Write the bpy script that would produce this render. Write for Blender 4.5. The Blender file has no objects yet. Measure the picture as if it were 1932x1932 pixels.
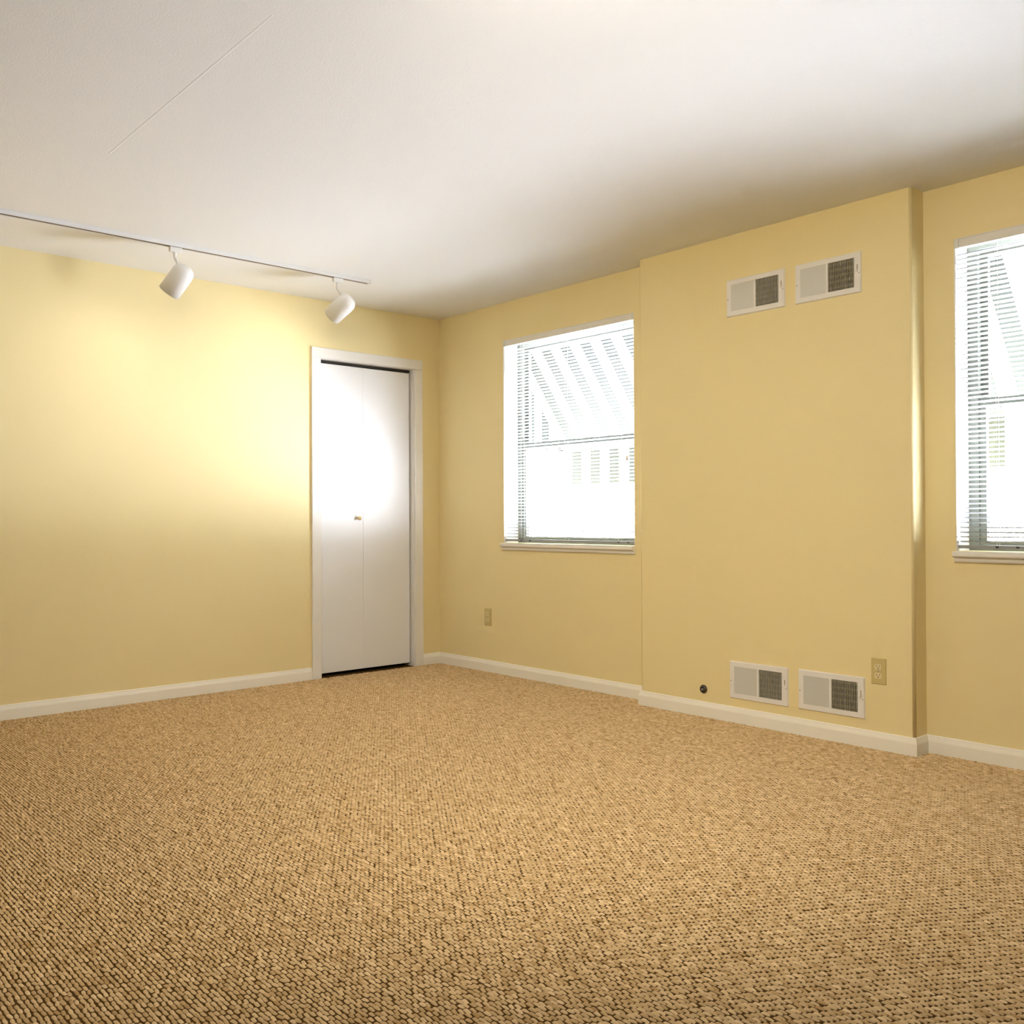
import bpy, bmesh, math, random
import numpy as np
from mathutils import Vector, Matrix

random.seed(7)
rng = np.random.default_rng(11)
scene = bpy.context.scene
COL = scene.collection

# ------------------------------------------------------------------ camera
F_PX, YAW, PITCH, ROLL = 1781.27, 0.844338, 0.006763, -0.004549
CAM = Vector((5.3653, -4.0759, 1.0248))
cam_data = bpy.data.cameras.new('camera')
cam_data.sensor_fit = 'HORIZONTAL'
cam_data.sensor_width = 36.0
cam_data.lens = 36.0 * F_PX / 1932.0
cam_data.clip_start = 0.05
cam_data.clip_end = 200
cam = bpy.data.objects.new('camera', cam_data)
COL.objects.link(cam)
fw = Vector((-math.sin(YAW) * math.cos(PITCH), math.cos(YAW) * math.cos(PITCH), math.sin(PITCH)))
rt = Vector((math.cos(YAW), math.sin(YAW), 0))
up = rt.cross(fw)
rr = math.cos(ROLL) * rt + math.sin(ROLL) * up
uu = -math.sin(ROLL) * rt + math.cos(ROLL) * up
cam.matrix_world = Matrix(((rr.x, uu.x, -fw.x, CAM.x), (rr.y, uu.y, -fw.y, CAM.y),
                           (rr.z, uu.z, -fw.z, CAM.z), (0, 0, 0, 1)))
scene.camera = cam

# ------------------------------------------------------------------ view, world, light levels
scene.view_settings.view_transform = 'Standard'
scene.view_settings.look = 'None'
scene.view_settings.gamma = 1.0
scene.view_settings.use_curve_mapping = False
scene.view_settings.exposure = 0.57
try:
    scene.cycles.use_denoising = True
    scene.cycles.use_light_tree = True
    scene.cycles.denoising_prefilter = 'ACCURATE'
    scene.cycles.max_bounces = 6
    scene.cycles.diffuse_bounces = 4
    scene.cycles.glossy_bounces = 2
    scene.cycles.caustics_reflective = False
    scene.cycles.caustics_refractive = False
    scene.cycles.use_adaptive_sampling = True
    scene.cycles.adaptive_threshold = 0.11
    scene.cycles.adaptive_min_samples = 16
    scene.cycles.transparent_max_bounces = 16
    scene.cycles.sample_clamp_indirect = 10.0
except Exception:
    pass

SKY = 10.0        # pale overcast sky
GROUND = 43.0    # bright pale ground around the house
FILL_W = 76.0    # added fill lamp further along the track, out of view
WASH_W = 88.0    # added fill lamps on an added second track, above and ahead of the viewer
SPOT_W = 3.0    # each track lamp

world = bpy.data.worlds.new('daylight')
scene.world = world
world.use_nodes = True
wn, wl = world.node_tree.nodes, world.node_tree.links
wn.clear()
w_out = wn.new('ShaderNodeOutputWorld')
w_bg = wn.new('ShaderNodeBackground')
w_tc = wn.new('ShaderNodeTexCoord')
w_sep = wn.new('ShaderNodeSeparateXYZ')
w_map = wn.new('ShaderNodeMapRange')
w_map.inputs['From Min'].default_value = -0.02
w_map.inputs['From Max'].default_value = 0.06
w_mix = wn.new('ShaderNodeMix')
w_mix.data_type = 'RGBA'
w_mix.inputs[6].default_value = (0.89 * GROUND, 0.97 * GROUND, 1.11 * GROUND, 1)
w_mix.inputs[7].default_value = (0.87 * SKY, 0.965 * SKY, 1.09 * SKY, 1)
wl.new(w_tc.outputs['Generated'], w_sep.inputs[0])
wl.new(w_sep.outputs['Z'], w_map.inputs['Value'])
wl.new(w_map.outputs['Result'], w_mix.inputs[0])
wl.new(w_mix.outputs[2], w_bg.inputs['Color'])
wl.new(w_bg.outputs[0], w_out.inputs[0])

# ------------------------------------------------------------------ room numbers (metres)
H = 2.44
XMAX, YMIN = 8.2, -6.6
WT = 0.20                      # outer wall thickness
CH0, CH1, CHD = 1.9634, 3.4872, 0.1087      # chase on the window wall
WINS = {1: (0.697, 1.826, 0.864, 2.192), 2: (3.6185, 4.748, 0.877, 2.205)}
BH = 0.079
DOOR_Y0, DOOR_Y1, DOOR_Z = -0.957, -0.222, 2.062     # clear opening
CAS = 0.069


# ------------------------------------------------------------------ materials
def new_mat(name):
    m = bpy.data.materials.new(name)
    m.use_nodes = True
    return m, m.node_tree.nodes, m.node_tree.links, m.node_tree.nodes['Principled BSDF']


def paint(name, col, rough=0.6, bump=0.0, bscale=300.0, var=0.0, spec=0.3):
    m, n, l, b = new_mat(name)
    b.inputs['Base Color'].default_value = (*col, 1)
    b.inputs['Roughness'].default_value = rough
    b.inputs['Specular IOR Level'].default_value = spec
    if bump or var:
        tc = n.new('ShaderNodeTexCoord')
    if var:
        nz = n.new('ShaderNodeTexNoise')
        nz.inputs['Scale'].default_value = 2.2
        nz.inputs['Detail'].default_value = 4
        mx = n.new('ShaderNodeMix')
        mx.data_type = 'RGBA'
        mx.inputs[6].default_value = (*[c * (1 - var) for c in col], 1)
        mx.inputs[7].default_value = (*[min(1, c * (1 + var)) for c in col], 1)
        l.new(tc.outputs['Object'], nz.inputs['Vector'])
        l.new(nz.outputs['Fac'], mx.inputs[0])
        l.new(mx.outputs[2], b.inputs['Base Color'])
    if bump:
        nb = n.new('ShaderNodeTexNoise')
        nb.inputs['Scale'].default_value = bscale
        nb.inputs['Detail'].default_value = 3
        bp = n.new('ShaderNodeBump')
        bp.inputs['Strength'].default_value = bump
        bp.inputs['Distance'].default_value = 0.002
        l.new(tc.outputs['Object'], nb.inputs['Vector'])
        l.new(nb.outputs['Fac'], bp.inputs['Height'])
        l.new(bp.outputs['Normal'], b.inputs['Normal'])
    return m


M_WALL = paint('yellow_wall_paint', (0.86, 0.725, 0.40), 0.55, 0.25, 220, 0.015)
M_CEIL = paint('white_ceiling_paint', (0.91, 0.90, 0.885), 0.8, 0.3, 160, 0.008, 0.1)
M_TRIM = paint('white_trim_paint', (0.84, 0.81, 0.76), 0.4, 0.05, 90)
M_BASE = paint('cream_baseboard_paint', (0.92, 0.88, 0.79), 0.4, 0.05, 90)
M_DOOR = paint('white_door_paint', (0.84, 0.83, 0.83), 0.35, 0.06, 60)
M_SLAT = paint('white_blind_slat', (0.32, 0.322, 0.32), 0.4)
M_RAIL = paint('white_blind_rail', (0.80, 0.77, 0.72), 0.4)
M_CORD = paint('blind_cord', (0.75, 0.72, 0.66), 0.7)
M_TASSEL = paint('tan_tassel', (0.42, 0.30, 0.18), 0.5)
M_BUTTON = paint('dark_cord_button', (0.06, 0.06, 0.055), 0.5)
M_VINYL = paint('white_bracket_plastic', (0.74, 0.74, 0.70), 0.4)
M_WFRAME = paint('grey_green_window_frame', (0.15, 0.165, 0.14), 0.4)
M_VENT = paint('white_register_enamel', (0.83, 0.80, 0.77), 0.35, 0.03, 80)
M_FIN = paint('register_fin', (0.66, 0.64, 0.58), 0.4)
M_BLADE = paint('damper_blade_metal', (0.30, 0.25, 0.14), 0.5)
M_DUCT = paint('dark_duct', (0.10, 0.07, 0.03), 0.8)
M_SCREW = paint('screw_metal', (0.35, 0.32, 0.28), 0.35)
M_PLATE = paint('ivory_outlet_plastic', (0.62, 0.50, 0.22), 0.35)
M_PLATE2 = paint('ivory_outlet_face', (0.76, 0.66, 0.38), 0.35)
M_SLOT = paint('dark_slot', (0.03, 0.025, 0.02), 0.7)
M_LAMP = paint('white_lamp_enamel', (0.84, 0.83, 0.82), 0.35)
M_TRACK = paint('white_track_enamel', (0.80, 0.80, 0.80), 0.4)
M_TSLOT = paint('track_slot', (0.16, 0.09, 0.03), 0.6)
M_BRASS = paint('brass_knob', (0.75, 0.60, 0.32), 0.35)
M_BRASS.node_tree.nodes['Principled BSDF'].inputs['Metallic'].default_value = 0.5
M_PORT = paint('dark_port_metal', (0.10, 0.09, 0.085), 0.25)
M_PORT.node_tree.nodes['Principled BSDF'].inputs['Metallic'].default_value = 0.8
M_CLOSET = paint('dark_closet', (0.05, 0.04, 0.035), 0.9)


def awning_mat(name, col, trans):
    m, n, l, b = new_mat(name)
    b.inputs['Base Color'].default_value = (*col, 1)
    b.inputs['Roughness'].default_value = 0.8
    t = n.new('ShaderNodeBsdfTranslucent')
    t.inputs['Color'].default_value = (*col, 1)
    mx = n.new('ShaderNodeMixShader')
    mx.inputs[0].default_value = trans
    l.new(b.outputs[0], mx.inputs[1])
    l.new(t.outputs[0], mx.inputs[2])
    l.new(mx.outputs[0], n['Material Output'].inputs[0])
    return m


M_AWG = awning_mat('green_awning_panel', (0.018, 0.024, 0.02), 0.1)
M_AWW = awning_mat('white_awning_panel', (0.50, 0.50, 0.48), 0.15)

m, n, l, b = new_mat('window_glass')
n.remove(b)
g_t = n.new('ShaderNodeBsdfTransparent')
g_t.inputs['Color'].default_value = (0.95, 0.97, 0.96, 1)
g_g = n.new('ShaderNodeBsdfGlossy')
g_g.inputs['Roughness'].default_value = 0.02
g_m = n.new('ShaderNodeMixShader')
g_f = n.new('ShaderNodeFresnel')
g_f.inputs['IOR'].default_value = 1.25
l.new(g_f.outputs[0], g_m.inputs[0])
l.new(g_t.outputs[0], g_m.inputs[1])
l.new(g_g.outputs[0], g_m.inputs[2])
l.new(g_m.outputs[0], n['Material Output'].inputs[0])
M_GLASS = m

m, n, l, b = new_mat('lamp_bulb_glow')
b.inputs['Base Color'].default_value = (1, 0.95, 0.88, 1)
b.inputs['Emission Color'].default_value = (1, 0.9, 0.75, 1)
b.inputs['Emission Strength'].default_value = 6.0
M_BULB = m

# carpet: yarn colour comes from a per-loop attribute (flecked yarn), fine fibre relief from noise
m, n, l, b = new_mat('tan_loop_carpet')
at = n.new('ShaderNodeAttribute')
at.attribute_name = 'yarn'
ramp = n.new('ShaderNodeValToRGB')
ramp.color_ramp.elements[0].position = 0.0
ramp.color_ramp.elements[0].color = (0.47, 0.30, 0.135, 1)
ramp.color_ramp.elements[1].position = 1.0
ramp.color_ramp.elements[1].color = (0.82, 0.62, 0.37, 1)
l.new(at.outputs['Fac'], ramp.inputs[0])
l.new(ramp.outputs[0], b.inputs['Base Color'])
b.inputs['Roughness'].default_value = 0.95
b.inputs['Specular IOR Level'].default_value = 0.05
M_CARPET = m
M_BACKING = paint('carpet_backing', (0.085, 0.045, 0.014), 0.95, 0.4, 400, 0.05, 0.05)


# ------------------------------------------------------------------ helpers
def link(o, parent=None):
    COL.objects.link(o)
    if parent is not None:
        o.parent = parent
    return o


def mesh_obj(name, bm, mat, parent=None, smooth=False):
    me = bpy.data.meshes.new(name)
    bmesh.ops.recalc_face_normals(bm, faces=bm.faces)
    if smooth:
        for f in bm.faces:
            f.smooth = True
    bm.to_mesh(me)
    bm.free()
    me.materials.append(mat)
    return link(bpy.data.objects.new(name, me), parent)


def share(name, me, parent, loc=(0, 0, 0), rot=(0, 0, 0)):
    o = bpy.data.objects.new(name, me)
    o.location = loc
    o.rotation_euler = rot
    return link(o, parent)


def empty(name, loc=(0, 0, 0), rot=(0, 0, 0)):
    o = bpy.data.objects.new(name, None)
    o.empty_display_size = 0.05
    o.location = loc
    o.rotation_euler = rot
    return link(o)


def tag(o, label=None, cat=None, group=None, kind=None):
    if label:
        o['label'] = label
    if cat:
        o['category'] = cat
    if group:
        o['group'] = group
    if kind:
        o['kind'] = kind
    return o


def box(bm, x0, x1, y0, y1, z0, z1, bevel=0.0, seg=2):
    vs = [bm.verts.new(p) for p in ((x0, y0, z0), (x1, y0, z0), (x1, y1, z0), (x0, y1, z0),
                                    (x0, y0, z1), (x1, y0, z1), (x1, y1, z1), (x0, y1, z1))]
    fs = [bm.faces.new([vs[i] for i in q]) for q in
          ((0, 3, 2, 1), (4, 5, 6, 7), (0, 1, 5, 4), (1, 2, 6, 5), (2, 3, 7, 6), (3, 0, 4, 7))]
    if bevel:
        es = list({e for f in fs for e in f.edges})
        bmesh.ops.bevel(bm, geom=es, offset=bevel, segments=seg, affect='EDGES', profile=0.5)
    return bm


def boxes(*bs, bevel=0.0):
    bm = bmesh.new()
    for q in bs:
        box(bm, *q, bevel=bevel)
    return bm


def prism(bm, pts, axis, a0, a1):
    """closed 2-D outline pts extruded along axis ('x','y','z') from a0 to a1"""
    def P(p, a):
        return {'x': (a, p[0], p[1]), 'y': (p[0], a, p[1]), 'z': (p[0], p[1], a)}[axis]
    A = [bm.verts.new(P(p, a0)) for p in pts]
    B = [bm.verts.new(P(p, a1)) for p in pts]
    k = len(pts)
    bm.faces.new(A)
    bm.faces.new(B[::-1])
    for i in range(k):
        j = (i + 1) % k
        bm.faces.new((A[i], B[i], B[j], A[j]))
    return bm


def lathe(bm, prof, seg=32, closed=False):
    """profile [(r, z)] turned about z"""
    rings = []
    for r, z in prof:
        if r < 1e-6:
            rings.append([bm.verts.new((0, 0, z))])
        else:
            rings.append([bm.verts.new((r * math.cos(2 * math.pi * i / seg), r * math.sin(2 * math.pi * i / seg), z))
                          for i in range(seg)])
    for a, c in zip(rings, rings[1:]):
        for i in range(seg):
            j = (i + 1) % seg
            q = [a[i % len(a)], a[j % len(a)], c[j % len(c)], c[i % len(c)]]
            u = []
            for v in q:
                if v not in u:
                    u.append(v)
            if len(u) > 2:
                bm.faces.new(u)
    return bm


def cyl(bm, p, q, r, seg=12):
    p, q = Vector(p), Vector(q)
    d = q - p
    mt = Matrix.Translation((p + q) / 2) @ d.to_track_quat('Z', 'Y').to_matrix().to_4x4()
    bmesh.ops.create_cone(bm, cap_ends=True, segments=seg, radius1=r, radius2=r, depth=d.length, matrix=mt)
    return bm


# ------------------------------------------------------------------ room shell
def wall_with_holes(name, axis, u0, u1, holes, t0, t1, mat, z0=0.0, z1=H):
    """axis 'x': wall runs along x, thickness in y (t0..t1); axis 'y': runs along y, thickness in x"""
    bm = bmesh.new()

    def bx(a, b_, c, d):
        if b_ - a < 1e-5 or d - c < 1e-5:
            return
        if axis == 'x':
            box(bm, a, b_, t0, t1, c, d)
        else:
            box(bm, t0, t1, a, b_, c, d)
    u = u0
    for h0, h1, hz0, hz1 in sorted(holes):
        bx(u, h0, z0, z1)
        bx(h0, h1, z0, hz0)
        bx(h0, h1, hz1, z1)
        u = h1
    bx(u, u1, z0, z1)
    return tag(mesh_obj(name, bm, mat), kind='structure')


floor = tag(mesh_obj('floor', boxes((-0.12, XMAX + .2, YMIN - .2, WT, -0.1, 0.0)), M_BACKING),
            'tan loop pile carpet floor with darker flecks', kind='structure')
ceiling = tag(mesh_obj('ceiling', boxes((-0.12, XMAX + .2, YMIN - .2, WT, H, H + 0.15)), M_CEIL),
              'plain white plaster ceiling', kind='structure')
# the faint taped joint in the ceiling board
bm = bmesh.new()
prism(bm, [(-2.828, H + .0005), (-2.820, H - .0006), (-2.812, H + .0005)], 'x', 1.62, 2.95)
mesh_obj('ceiling_seam', bm, M_CEIL, ceiling)

wall_left = wall_with_holes('wall_left', 'y', YMIN, 0.0, [(DOOR_Y0 - .018, DOOR_Y1 + .018, 0, DOOR_Z + .018)], -0.12, 0.0, M_WALL)
wall_right = wall_with_holes('wall_right', 'x', -0.12, XMAX, [WINS[k] for k in WINS], 0.0, WT, M_WALL)
wall_far_right = wall_with_holes('wall_far_right', 'y', YMIN, 0.0, [], XMAX, XMAX + .15, M_WALL)
wall_rear = wall_with_holes('wall_rear', 'x', -0.12, XMAX + .15, [], YMIN - .15, YMIN, M_WALL)
for w, t in ((wall_left, 'yellow painted wall with the closet door'), (wall_right, 'yellow painted wall with the blinded windows'),
             (wall_far_right, 'yellow painted wall out of view'), (wall_rear, 'yellow painted wall behind the viewer')):
    w['label'] = t

# chase standing proud of the window wall, rounded vertical corners
def arc(cx, cy, r, a0, a1, k=6):
    return [(cx + r * math.cos(math.radians(a0 + (a1 - a0) * i / k)), cy + r * math.sin(math.radians(a0 + (a1 - a0) * i / k)))
            for i in range(k + 1)]


RN = 0.012
pts = [(CH0, 0.0)] + arc(CH0 + .006, -CHD + .006, .006, 180, 270, 3) + arc(CH1 - RN, -CHD + RN, RN, 270, 360, 8) + [(CH1, 0.0)]
chase = tag(mesh_obj('wall_chase', prism(bmesh.new(), pts, 'z', 0.0, H), M_WALL),
            'yellow wall projection with rounded corner between the two windows', kind='structure')
for f in chase.data.polygons:
    f.use_smooth = abs(f.normal.z) < .5 and f.area < .03

# ------------------------------------------------------------------ baseboards
def base_profile(d):        # (offset from wall, z)
    return [(0, 0), (d, 0), (d, 0.052), (d * .92, 0.057), (d * .55, 0.070), (d * .45, 0.0765), (d * .25, BH), (0, BH)]


def baseboard(name, path, label, d=0.013):
    """mitred baseboard swept along path [(x,y)], board on the right-hand side of travel"""
    bm = bmesh.new()
    prof = base_profile(d)
    rings = []
    k = len(path)
    for i, p in enumerate(path):
        p = Vector(p)
        dirs = []
        if i > 0:
            dirs.append((p - Vector(path[i - 1])).normalized())
        if i < k - 1:
            dirs.append((Vector(path[i + 1]) - p).normalized())
        ns = [Vector((dv.y, -dv.x)) for dv in dirs]
        if len(ns) == 1:
            off = ns[0]
        else:
            s = ns[0] + ns[1]
            off = s / (1 + ns[0].dot(ns[1]))
        rings.append([bm.verts.new((p.x + off.x * a, p.y + off.y * a, z)) for a, z in prof])
    for a, c in zip(rings, rings[1:]):
        for i in range(len(prof)):
            j = (i + 1) % len(prof)
            bm.faces.new((a[i], c[i], c[j], a[j]))
    bm.faces.new(rings[0])
    bm.faces.new(rings[-1][::-1])
    return tag(mesh_obj(name, bm, M_BASE), label, kind='structure')


baseboard('baseboard_left', [(0, YMIN), (0, DOOR_Y0 - CAS - .001)], 'cream baseboard left of the closet door')
baseboard('baseboard_right', [(0, DOOR_Y1 + CAS + .001), (0, 0), (CH0, 0), (CH0, -CHD), (CH1, -CHD), (CH1, 0), (XMAX, 0)],
          'cream baseboard stepping around the wall projection')

# ------------------------------------------------------------------ closet door
door = tag(empty('door_1', (0, (DOOR_Y0 + DOOR_Y1) / 2, 0)), 'white bifold closet door with a small brass knob', kind='structure')


def rel(o, parent):
    """keep world coordinates of a mesh built in world space under a located empty"""
    o.parent = parent
    o.matrix_parent_inverse = Matrix.Translation(parent.location).inverted()
    return o


# casing: mitred flat boards with eased edges
CX = 0.016
def casing(name, bs):
    return rel(mesh_obj(name, boxes(*bs, bevel=0.003), M_TRIM), door)


casing('casing', [(0.0005, CX, DOOR_Y0 - CAS, DOOR_Y0 - .004, 0, DOOR_Z + .0035)])
casing('casing', [(0.0005, CX, DOOR_Y1 + .004, DOOR_Y1 + CAS, 0, DOOR_Z + .0035)])
casing('casing', [(0.0005, CX, DOOR_Y0 - CAS, DOOR_Y1 + CAS, DOOR_Z + .004, DOOR_Z + CAS)])
for q in ((-.12, .0004, DOOR_Y0 - .0178, DOOR_Y0, 0, DOOR_Z), (-.12, .0004, DOOR_Y1, DOOR_Y1 + .0178, 0, DOOR_Z),
          (-.12, .0004, DOOR_Y0 - .0178, DOOR_Y1 + .0178, DOOR_Z, DOOR_Z + .0178)):
    rel(mesh_obj('jamb', boxes(q), M_TRIM), door)
ymid = -0.614
D0, D1 = -0.070, -0.036
rel(mesh_obj('leaf', boxes((D0, D1, DOOR_Y0 + .003, ymid - .0004, 0.024, 2.040), bevel=.0015), M_DOOR), door)
rel(mesh_obj('leaf', boxes((D0, D1, ymid + .0004, DOOR_Y1 - .013, 0.024, 2.040), bevel=.0015), M_DOOR), door)
rel(mesh_obj('top_track', boxes((-.075, -.045, DOOR_Y0 + .002, DOOR_Y1 - .002, 2.046, 2.0615)), M_SLOT), door)
bm = lathe(bmesh.new(), [(0, 0), (.009, 0), (.006, .005), (.005, .013), (.012, .019), (.0145, .025), (.011, .031), (0, .033)], 20)
bmesh.ops.rotate(bm, verts=bm.verts, cent=(0, 0, 0), matrix=Matrix.Rotation(math.pi / 2, 3, 'Y'))
bmesh.ops.translate(bm, verts=bm.verts, vec=(D1, -0.655, 1.031))
k = rel(mesh_obj('knob', bm, M_BRASS, smooth=True), door)
k['label'] = 'small brass knob'
# the dark closet behind the leaves
bm = boxes((-.75, -.74, -1.4, .0, 0, H), (-.74, -.12, -1.41, -1.4, 0, H), (-.74, -.12, 0, .01, 0, H),
           (-.74, -.12, -1.4, 0, 2.2, 2.21), (-.74, -.12, -1.4, 0, -.01, 0.0))
rel(mesh_obj('closet_lining', bm, M_CLOSET), door)

# ------------------------------------------------------------------ windows, sills, blinds, awnings
def make_window(k, sill=True):
    x0, x1, z0, z1 = WINS[k]
    w = tag(empty('window_%d' % k, ((x0 + x1) / 2, 0.1, z0)), kind='structure')
    fy0, fy1 = 0.125, 0.185
    J = 0.045
    rel(mesh_obj('frame', boxes((x0, x0 + J, fy0, fy1, z0, z1), (x1 - J, x1, fy0, fy1, z0, z1),
                                (x0 + J, x1 - J, fy0, fy1, z0, z0 + .012), (x0 + J, x1 - J, fy0, fy1, z1 - .03, z1)), M_WFRAME), w)
    zm = z0 + 0.635
    for nm, a, b_, y in (('lower_sash', z0 + .012, zm + .02, fy0 + .006), ('upper_sash', zm - .02, z1 - .03, fy0 + .034)):
        s = 0.030
        X0, X1 = x0 + J, x1 - J
        so = rel(mesh_obj(nm, boxes((X0, X0 + s, y, y + .025, a, b_), (X1 - s, X1, y, y + .025, a, b_),
                                    (X0 + s, X1 - s, y, y + .025, a, a + .03), (X0 + s, X1 - s, y, y + .025, b_ - .03, b_)), M_WFRAME), w)
        p = mesh_obj('pane', boxes((X0 + s, X1 - s, y + .011, y + .014, a + .03, b_ - .03)), M_GLASS)
        p.parent = so
        p.matrix_parent_inverse = Matrix.Translation(w.location).inverted()
    rel(mesh_obj('reveal', boxes((x0 - .0002, x0 + .003, .0005, fy0, z0, z1), (x1 - .003, x1 + .0002, .0005, fy0, z0, z1),
                                 (x0 + .003, x1 - .003, .0005, fy0, z1 - .003, z1 + .0002)), M_TRIM), w)
    if sill:
        bm = bmesh.new()
        prism(bm, [(0.12, z0 - .003), (0.12, z0 - .0005), (-.026, z0 - .0005), (-.033, z0 - .005), (-.033, z0 - .019), (-.028, z0 - .024),
                   (-.016, z0 - .026), (-.014, z0 - .040), (-.010, z0 - .046), (-.0005, z0 - .046), (-.0005, z0 - .003)],
              'x', x0 - .004, x1 + .004)
        rel(mesh_obj('sill', bm, M_TRIM), w)
    # light portal filling the opening
    pd = bpy.data.lights.new('window_portal', 'AREA')
    pd.shape = 'RECTANGLE'
    pd.size, pd.size_y = x1 - x0, z1 - z0
    pd.cycles.is_portal = True
    po = bpy.data.objects.new('window_portal', pd)
    po.rotation_euler = (-math.pi / 2, 0, 0)
    po.location = ((x0 + x1) / 2, 0.199, (z0 + z1) / 2)
    link(po)
    return w


window_1 = make_window(1)
window_2 = make_window(2)
window_1['label'] = 'double hung window beside the closet corner'
window_2['label'] = 'double hung window right of the wall projection'


def make_blind(k, label, TILT):
    x0, x1, z0, z1 = WINS[k]
    x0 += .004
    x1 -= .004
    w = x1 - x0
    b_ = tag(empty('window_blind', ((x0 + x1) / 2, 0.02, z0)), label, 'window blind', 'white mini blinds')
    b_.location = ((x0 + x1) / 2, 0.02, z0)
    hh = 0.036
    zt = z1 - z0 - .003
    hr = mesh_obj('headrail', boxes((-w / 2, w / 2, -.018, .016, zt - hh, zt), bevel=.0015), M_RAIL, b_)
    for s in (-1, 1):
        cx = s * (w / 2 - .006)
        mesh_obj('end_bracket', boxes((cx - .010, cx + .010, -.0205, .016, zt - hh - .002, zt + .001), bevel=.001), M_VINYL, b_)
    # slats: shallow curved strip, shared mesh
    bm = bmesh.new()
    W2 = w / 2 - .003
    rows = []
    for i in range(5):
        t = -1 + 2 * i / 4
        rows.append((t * .0125, .0018 * (1 - t * t)))
    top = [[bm.verts.new((sx * W2, y, z + .0004)) for sx in (-1, 1)] for y, z in rows]
    bot = [[bm.verts.new((sx * W2, y, z - .0004)) for sx in (-1, 1)] for y, z in rows]
    for i in range(4):
        bm.faces.new((top[i][0], top[i][1], top[i + 1][1], top[i + 1][0]))
        bm.faces.new((bot[i][0], bot[i + 1][0], bot[i + 1][1], bot[i][1]))
    for a in (0, 4):
        bm.faces.new((top[a][0], top[a][1], bot[a][1], bot[a][0]))
    bmesh.ops.recalc_face_normals(bm, faces=bm.faces)
    me = bpy.data.meshes.new('slat')
    for f in bm.faces:
        f.smooth = True
    bm.to_mesh(me)
    bm.free()
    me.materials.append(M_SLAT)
    pitch = 0.0203
    zb = 0.028
    nsl = int((zt - hh - zb - .004) / pitch)
    for i in range(nsl):
        z = zb + pitch * (i + .6)
        o = share('slat', me, b_, (random.uniform(-.0006, .0006), 0, z + random.uniform(-.0008, .0008)),
                  (math.radians(TILT + random.uniform(-2, 2)), 0, 0))
    br = mesh_obj('bottom_rail', boxes((-w / 2 + .003, w / 2 - .003, -.013, .013, .012, .026), bevel=.002), M_SLAT, b_)
    for xx in (-w / 2 + .16, -w / 2 + .24, w / 2 - .125, w / 2 - .05):
        mesh_obj('cord_button', boxes((xx - .006, xx + .006, -.0155, -.0128, .016, .024), bevel=.001), M_BUTTON, b_)
    for xx in (-w / 2 + .16, 0, w / 2 - .125):
        bm = bmesh.new()
        for y in (-.0135, .0135):
            cyl(bm, (xx, y, .02), (xx, y, zt - hh), .0006, 5)
        mesh_obj('ladder_cord', bm, M_CORD, b_)
    # pull cord with tassel
    xx = w / 2 - .05
    mesh_obj('pull_cord', cyl(bmesh.new(), (xx, -.021, .515), (xx, -.021, zt - hh + .01), .0009, 6), M_CORD, b_)
    bm = lathe(bmesh.new(), [(0, .03), (.003, .03), (.0045, .02), (.0075, .004), (.006, 0), (0, 0)], 12)
    bmesh.ops.translate(bm, verts=bm.verts, vec=(xx, -.021, .488))
    mesh_obj('tassel', bm, M_TASSEL, b_, True)
    return b_


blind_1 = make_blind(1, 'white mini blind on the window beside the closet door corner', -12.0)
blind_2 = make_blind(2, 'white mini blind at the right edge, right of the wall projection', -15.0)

# striped awnings outside
def make_awning(k, label):
    x0, x1, z0, z1 = WINS[k]
    a = tag(empty('awning', ((x0 + x1) / 2, WT, z1)), label, 'awning', 'striped awnings outside the windows')
    P = 0.0935
    X0, X1 = x0 - .31, x1 + .31
    n_ = int(round((X1 - X0) / P))
    P = (X1 - X0) / n_
    yT, zT, yB, zB, zV = WT + .002, 2.40, 0.86, 1.52, 1.272
    th = .003
    def quad(name, pts, off, mat):
        bm = bmesh.new()
        A = [bm.verts.new(p) for p in pts]
        B = [bm.verts.new((p[0] + off[0], p[1] + off[1], p[2] + off[2])) for p in pts]
        bm.faces.new(A)
        bm.faces.new(B[::-1])
        for i in range(len(pts)):
            j = (i + 1) % len(pts)
            bm.faces.new((A[i], B[i], B[j], A[j]))
        return rel(mesh_obj(name, bm, mat), a)
    for i in range(n_):
        u, v = X0 + i * P, X0 + (i + 1) * P
        mt = M_AWG if i % 2 else M_AWW
        lift = .004 if i % 2 else 0
        quad('roof_panel', [(u, yT, zT + lift), (v, yT, zT + lift), (v, yB, zB + lift), (u, yB, zB + lift)], (0, th, th), mt)
        quad('valance_panel', [(u, yB, zB), (v, yB, zB), (v, yB, zV), (u, yB, zV)], (0, th, 0), mt)
    m_ = 9
    for s, xx in ((0, X0), (1, X1)):
        for i in range(m_):
            ya, yb = yT + (yB - yT) * i / m_, yT + (yB - yT) * (i + 1) / m_
            za, zb_ = zT + (zB - zT) * i / m_, zT + (zB - zT) * (i + 1) / m_
            quad('side_panel', [(xx, ya, za), (xx, yb, zb_), (xx, yb, zB), (xx, ya, zB)], (th if s else -th, 0, 0), M_AWW if i % 2 else M_AWG)
    return a


make_awning(1, 'green and white striped awning outside the window beside the closet corner')
make_awning(2, 'green and white striped awning outside the window at the right edge')

# ------------------------------------------------------------------ air registers on the chase
FW, FH = 0.332, 0.186
FINMESH = {}


def fin_mesh(sign):
    if sign not in FINMESH:
        bm = boxes((-.0005, .0005, -.006, .006, -.0665, .0665))
        me = bpy.data.meshes.new('fin')
        bm.to_mesh(me)
        bm.free()
        me.materials.append(M_FIN)
        FINMESH[sign] = me
    return FINMESH[sign]


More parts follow.
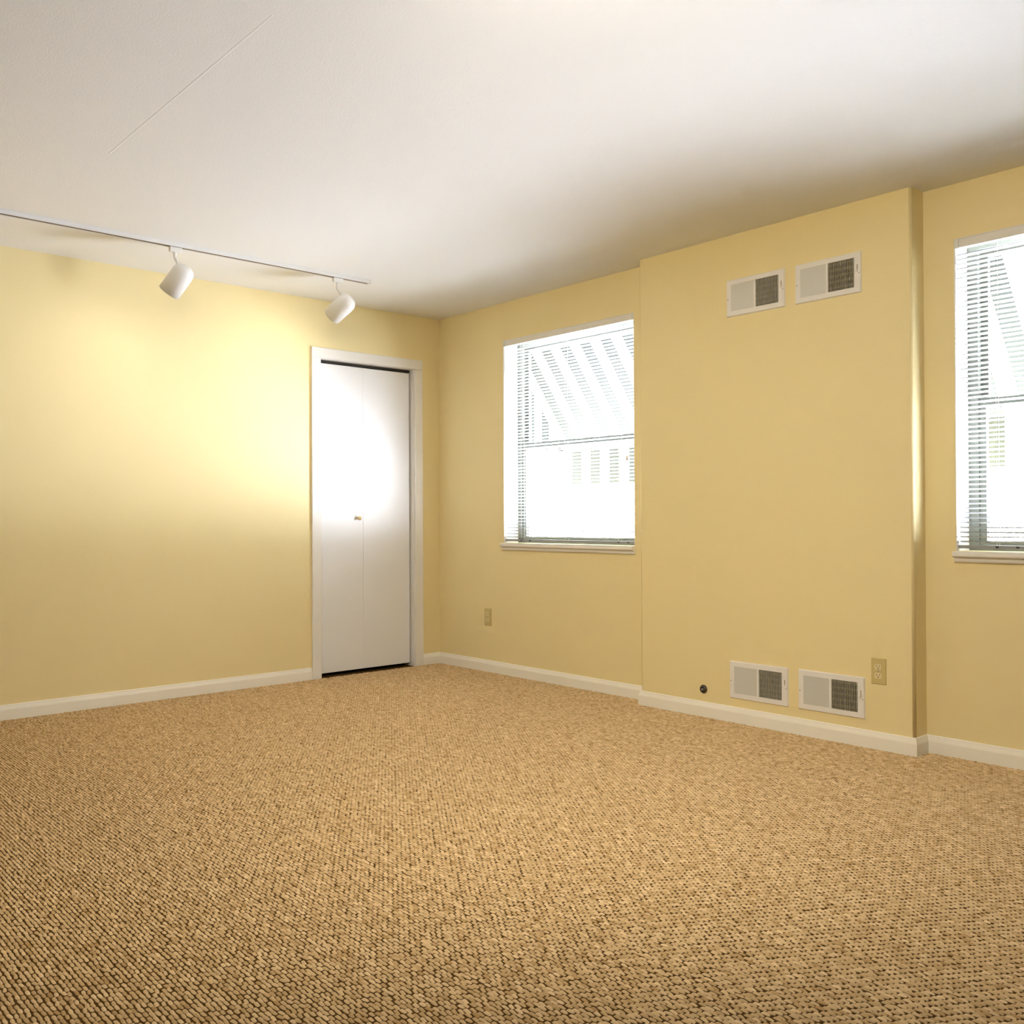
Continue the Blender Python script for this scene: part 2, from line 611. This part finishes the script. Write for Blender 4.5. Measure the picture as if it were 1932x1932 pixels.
def make_vent(cx, cz, label, open_z):
    y = -CHD
    v = tag(empty('air_register', (cx, y, cz)), label, 'air vent', 'white double bank air registers')
    bm = bmesh.new()
    # face frame: sloped border around two openings
    xs = [-FW / 2, -FW / 2 + .030, -.0045, .0045, FW / 2 - .033, FW / 2]
    zs = [-FH / 2, -FH / 2 + .027, FH / 2 - .026, FH / 2]
    T = .0075
    for q in ((xs[0], xs[1], zs[0], zs[3]), (xs[4], xs[5], zs[0], zs[3]), (xs[1], xs[4], zs[0], zs[1]), (xs[1], xs[4], zs[2], zs[3])):
        box(bm, q[0], q[1], -T, -.0004, q[2], q[3])
    bmesh.ops.remove_doubles(bm, verts=bm.verts, dist=1e-5)
    for vv in bm.verts:
        if vv.co.y < -T + 1e-4:
            if abs(abs(vv.co.x) - FW / 2) < 1e-4:
                vv.co.x *= 1 - .004 / (FW / 2)
            if abs(abs(vv.co.z) - FH / 2) < 1e-4:
                vv.co.z *= 1 - .004 / (FH / 2)
    mesh_obj('frame', bm, M_VENT, v)
    mesh_obj('mullion', boxes((xs[2], xs[3], -T, -.0006, zs[1], zs[2])), M_VENT, v)
    mesh_obj('duct_back', boxes((xs[1], xs[4], -.0009, -.0004, zs[1], zs[2])), M_DUCT, v)
    for bank, (a, c) in enumerate(((xs[1], xs[2]), (xs[3], xs[4]))):
        nf = 15
        for i in range(nf):
            x = a + (c - a) * (i + .5) / nf
            share('fin', fin_mesh(0), v, (x, -.0052, (zs[1] + zs[2]) / 2), (0, 0, math.radians(-62 if bank == 0 else 11)))
    # damper blades behind the right bank
    for i in range(5):
        z = zs[1] + (zs[2] - zs[1]) * (i + .55) / 5 + open_z
        mesh_obj('damper_blade', boxes((xs[3], xs[4], -.0022, -.0010, z - .004, z + .004)), M_BLADE, v)
    # lever in its slot, screws
    lx = FW / 2 - .017
    mesh_obj('lever_slot', boxes((lx - .0016, lx + .0016, -T - .0004, -T + .001, .010, .034)), M_TSLOT, v)
    mesh_obj('lever', boxes((lx - .003, lx + .003, -T - .010, -T, .002, .012), bevel=.001), M_VENT, v)
    for sx in (-FW / 2 + .010, FW / 2 - .009):
        bm = lathe(bmesh.new(), [(0, .0014), (.0024, .0010), (.0030, 0), (0, 0)], 12)
        bmesh.ops.rotate(bm, verts=bm.verts, cent=(0, 0, 0), matrix=Matrix.Rotation(math.pi / 2, 3, 'X'))
        bmesh.ops.translate(bm, verts=bm.verts, vec=(sx, -T, -.006))
        mesh_obj('screw', bm, M_SCREW, v, True)
    return v


make_vent(2.705, 2.122, 'white air register high on the wall projection, farther from its rounded corner', 0)
make_vent(3.093, 2.121, 'white air register high on the wall projection, nearer its rounded corner', .002)
make_vent(2.710, 0.2145, 'white air register low by the baseboard, beside the round dark port', 0)
make_vent(3.096, 0.2165, 'white air register low by the baseboard, beside the outlet', .003)

# ------------------------------------------------------------------ outlets
def make_outlet(cx, cz, y, label):
    o = tag(empty('wall_outlet', (cx, y, cz)), label, 'outlet', 'ivory duplex outlets')
    bm = boxes((-.035, .035, -.0055, -.0004, -.0575, .0575))
    for v in bm.verts:
        if v.co.y < -.005:
            v.co.x *= .92
            v.co.z *= .95
    mesh_obj('cover_plate', bm, M_PLATE, o)
    for s in (-1, 1):
        bm = bmesh.new()
        r = .0172
        pts = [(r * math.cos(t), max(-.0125, min(.0125, r * math.sin(t)))) for t in [2 * math.pi * i / 24 for i in range(24)]]
        u = []
        for p in pts:
            if not u or (abs(p[0] - u[-1][0]) + abs(p[1] - u[-1][1])) > 1e-6:
                u.append(p)
        prism(bm, [(p[0], p[1] + s * .0195) for p in u], 'y', -.0072, -.0050)
        f = mesh_obj('socket', bm, M_PLATE2, o)
        zc = s * .0195
        mesh_obj('slot', boxes((-.0075, -.0055, -.0076, -.0070, zc - .001, zc + .008)), M_SLOT, f)
        mesh_obj('slot', boxes((.0055, .0075, -.0076, -.0070, zc - .001, zc + .007)), M_SLOT, f)
        mesh_obj('slot', cyl(bmesh.new(), (0, -.0076, zc - .007), (0, -.0070, zc - .007), .0026, 10), M_SLOT, f)
    mesh_obj('screw', cyl(bmesh.new(), (0, -.0066, 0), (0, -.0050, 0), .0028, 12), M_SCREW, o)
    return o


make_outlet(3.326, 0.345, -CHD, 'ivory outlet on the wall projection near its rounded corner')
make_outlet(0.5335, 0.367, 0.0, 'ivory outlet below and left of the window by the closet corner')

# round dark port low on the chase
port = tag(empty('wall_port', (2.3805, -CHD, 0.142)), 'small round dark metal port low on the wall beside a register', 'wall port')
bm = lathe(bmesh.new(), [(.0225, 0.0004), (.0225, .003), (.019, .009), (.0125, .012), (.0105, .0115), (.0105, .004), (0, .004)], 28)
bmesh.ops.rotate(bm, verts=bm.verts, cent=(0, 0, 0), matrix=Matrix.Rotation(math.pi / 2, 3, 'X'))
mesh_obj('flange', bm, M_PORT, port, True)
bm = boxes((-.0045, .0045, -.0145, -.004, -.0045, .0045), bevel=.001)
mesh_obj('stem', bm, M_SCREW, port)

# ------------------------------------------------------------------ track lighting
TW, TH = 0.017, 0.020


def make_track(x, y1, y0, label):
    t = tag(empty('lighting_track', (x, y1, H)), label, 'track', 'white lighting tracks')
    mesh_obj('rail', boxes((-TW, -.0125, y0 - y1, 0, -TH, -.0004), (.0125, TW, y0 - y1, 0, -TH, -.0004),
                           (-.0125, .0125, y0 - y1, 0, -.006, -.0004)), M_TRACK, t)
    mesh_obj('slot_liner', boxes((-.0122, .0122, y0 - y1, -.006, -.0175, -.0062)), M_TSLOT, t)
    mesh_obj('end_cap', boxes((-TW - .001, TW + .001, .0, .010, -TH - .001, -.0004), bevel=.001), M_TRACK, t)
    return t


make_track(0.620, -0.995, -5.6, 'white ceiling track carrying the two spotlights')
make_track(4.30, -3.05, -4.6, 'added white ceiling track for the fill spotlights, out of view')  # second track added only to hold the unseen fill lamps


def make_head(x, y, back, aim, label, watts, col=(1.0, 0.93, 0.84), size=125):
    h = tag(empty('track_spotlight', (x, y, H - TH)), label, 'spotlight', 'cylinder track spotlights')
    aim = Vector(aim).normalized()
    back = Vector(back)
    loc = h.location
    mesh_obj('adapter', boxes((-.011, .011, -.032, .032, -.026, -.0004), bevel=.003), M_LAMP, h)
    # can: round-backed cylinder, open front, built along +Z then turned to the aim
    R_, L_ = .056, .165
    prof_out = [(0, -.004), (.022, -.001), (.040, .008), (.050, .021), (.0545, .036), (R_, .055), (R_, L_)]
    prof_in = [(R_ - .002, L_), (R_ - .003, L_ - .012), (R_ - .006, .07), (.03, .045), (0, .04)]
    can = mesh_obj('can', lathe(bmesh.new(), prof_out + prof_in, 40), M_LAMP, h, True)
    can.rotation_mode = 'QUATERNION'
    can.rotation_quaternion = aim.to_track_quat('Z', 'Y')
    org = back - aim * .03
    can.location = org - loc
    bm = lathe(bmesh.new(), [(0, .122), (.03, .120), (.042, .112), (.044, .106), (.03, .08), (.014, .06), (.012, .045)], 24)
    mesh_obj('bulb', bm, M_BULB, can, True)
    # flat stem from the adapter down into the can's shoulder
    s0 = Vector((0, -.004, -.024))
    s1 = (org + aim * .045) - loc
    mid = Vector((s0.x, s0.y, s1.z + .075))
    bm = cyl(bmesh.new(), s0, mid, .0075, 14)
    cyl(bm, mid + Vector((0, 0, .006)), s1, .0075, 14)
    mesh_obj('stem', bm, M_LAMP, h, True)
    ld = bpy.data.lights.new('lamp_light', 'SPOT')
    ld.energy = watts
    ld.color = col
    ld.spot_size = math.radians(size)
    ld.spot_blend = 1.0
    ld.shadow_soft_size = 0.035
    lo = bpy.data.objects.new('lamp_light', ld)
    lo.rotation_mode = 'QUATERNION'
    lo.rotation_quaternion = aim.to_track_quat('-Z', 'Y')
    lo.location = org + aim * .150 - loc
    link(lo, h)
    return h


make_head(0.62, -2.155, (0.630, -2.115, 2.300), (-.56, -.36, -.745), 'white cylinder spotlight farther along the track from the closet door', SPOT_W)
make_head(0.62, -1.200, (0.640, -1.148, 2.288), (-.80, -.30, -.52), 'white cylinder spotlight above the closet door end of the track', SPOT_W)
make_head(4.30, -3.20, (4.28, -3.18, 2.300), (-.42, .80, -.42), 'added fill spotlight out of view, aimed at the window wall', WASH_W, (1.0, 0.895, 0.69), 130)  # added lamp, brightens the window wall
make_head(4.30, -3.90, (4.28, -3.88, 2.300), (-.74, .58, -.56), 'added fill spotlight out of view, aimed at the far corner', WASH_W, (1.0, 0.895, 0.69), 100)  # added lamp, brightens the corner and far floor

# the track carries on out of view to the left; a fill spotlight is added there
for yy in (-4.2,):
    make_head(0.62, yy, (0.640, yy + .045, 2.300), (-.70, -.30, -.62),
              'added fill spotlight on the track beyond the left edge of view', FILL_W, (1.0, 0.84, 0.60))

# ------------------------------------------------------------------ carpet loops (uncountable pile, one object)
def carpet():
    px, py = 0.0235, 0.0112
    xs = np.arange(0.015, 7.0, px)
    ys = np.arange(-4.9, -0.012, py)
    X, Y = np.meshgrid(xs, ys)
    X = X - ((np.arange(len(ys)) * .70) % 1.0)[:, None] * px
    X, Y = X.ravel(), Y.ravel()
    # keep what the camera (or one a step aside) can see
    dx, dy = X - CAM.x, Y - CAM.y
    z = dx * fw.x + dy * fw.y
    u = (dx * rt.x + dy * rt.y)
    keep = (z > 1.35) & (np.abs(u) < z * .545 + .55)
    keep &= ~((X > CH0 - .01) & (X < CH1 + .012) & (Y > -CHD - .012))
    keep &= (X > .012)
    X, Y = X[keep], Y[keep]
    N = len(X)
    X = X + rng.normal(0, .0014, N)
    Y = Y + rng.normal(0, .0008, N)
    L = .0104 * (1 + rng.normal(0, .07, N))
    Wd = .0044 * (1 + rng.normal(0, .06, N))
    Hh = .0040 * (1 + rng.normal(0, .12, N))
    ang = rng.normal(0, .09, N)
    # 5 x 4 patch per loop
    ts = np.array([-1, -.62, 0, .62, 1.0])
    ss = np.array([-1, -.45, .45, 1.0])
    T, S = np.meshgrid(ts, ss, indexing='ij')
    T, S = T.ravel(), S.ravel()
    prof = np.clip(1 - np.abs(T) ** 2.4, 0, 1) ** .6 * np.clip(1 - np.abs(S) ** 2.6, 0, 1) ** .6
    wsh = np.sqrt(np.clip(1 - .55 * T ** 2, 0, 1))
    lx = L[:, None] * T[None]
    ly = Wd[:, None] * (S * wsh)[None]
    ca, sa = np.cos(ang)[:, None], np.sin(ang)[:, None]
    VX = X[:, None] + lx * ca - ly * sa
    VY = Y[:, None] + lx * sa + ly * ca
    VZ = .0002 + Hh[:, None] * prof[None]
    V = np.stack([VX, VY, VZ], -1).reshape(-1, 3).astype(np.float32)
    q = []
    for i in range(4):
        for j in range(3):
            a = i * 4 + j
            q.append((a, a + 4, a + 5, a + 1))
    q = np.array(q)
    F = (q[None] + (np.arange(N) * 20)[:, None, None]).reshape(-1, 4).astype(np.int32)
    me = bpy.data.meshes.new('carpet_loop')
    me.vertices.add(len(V))
    me.vertices.foreach_set('co', V.ravel())
    me.loops.add(F.size)
    me.loops.foreach_set('vertex_index', F.ravel())
    me.polygons.add(len(F))
    me.polygons.foreach_set('loop_start', np.arange(0, F.size, 4, dtype=np.int32))
    me.polygons.foreach_set('loop_total', np.full(len(F), 4, dtype=np.int32))
    me.polygons.foreach_set('use_smooth', np.ones(len(F), dtype=bool))
    yarn = np.clip(rng.normal(.52, .2, N), 0, 1)
    at_ = me.attributes.new('yarn', 'FLOAT', 'POINT')
    at_.data.foreach_set('value', np.repeat(yarn, 20).astype(np.float32))
    me.update()
    me.validate()
    me.materials.append(M_CARPET)
    o = bpy.data.objects.new('carpet_loop', me)
    link(o, floor)
    tag(o, 'tan carpet loops in staggered rows', kind='stuff')
    return N


NL = carpet()
print('carpet loops', NL)
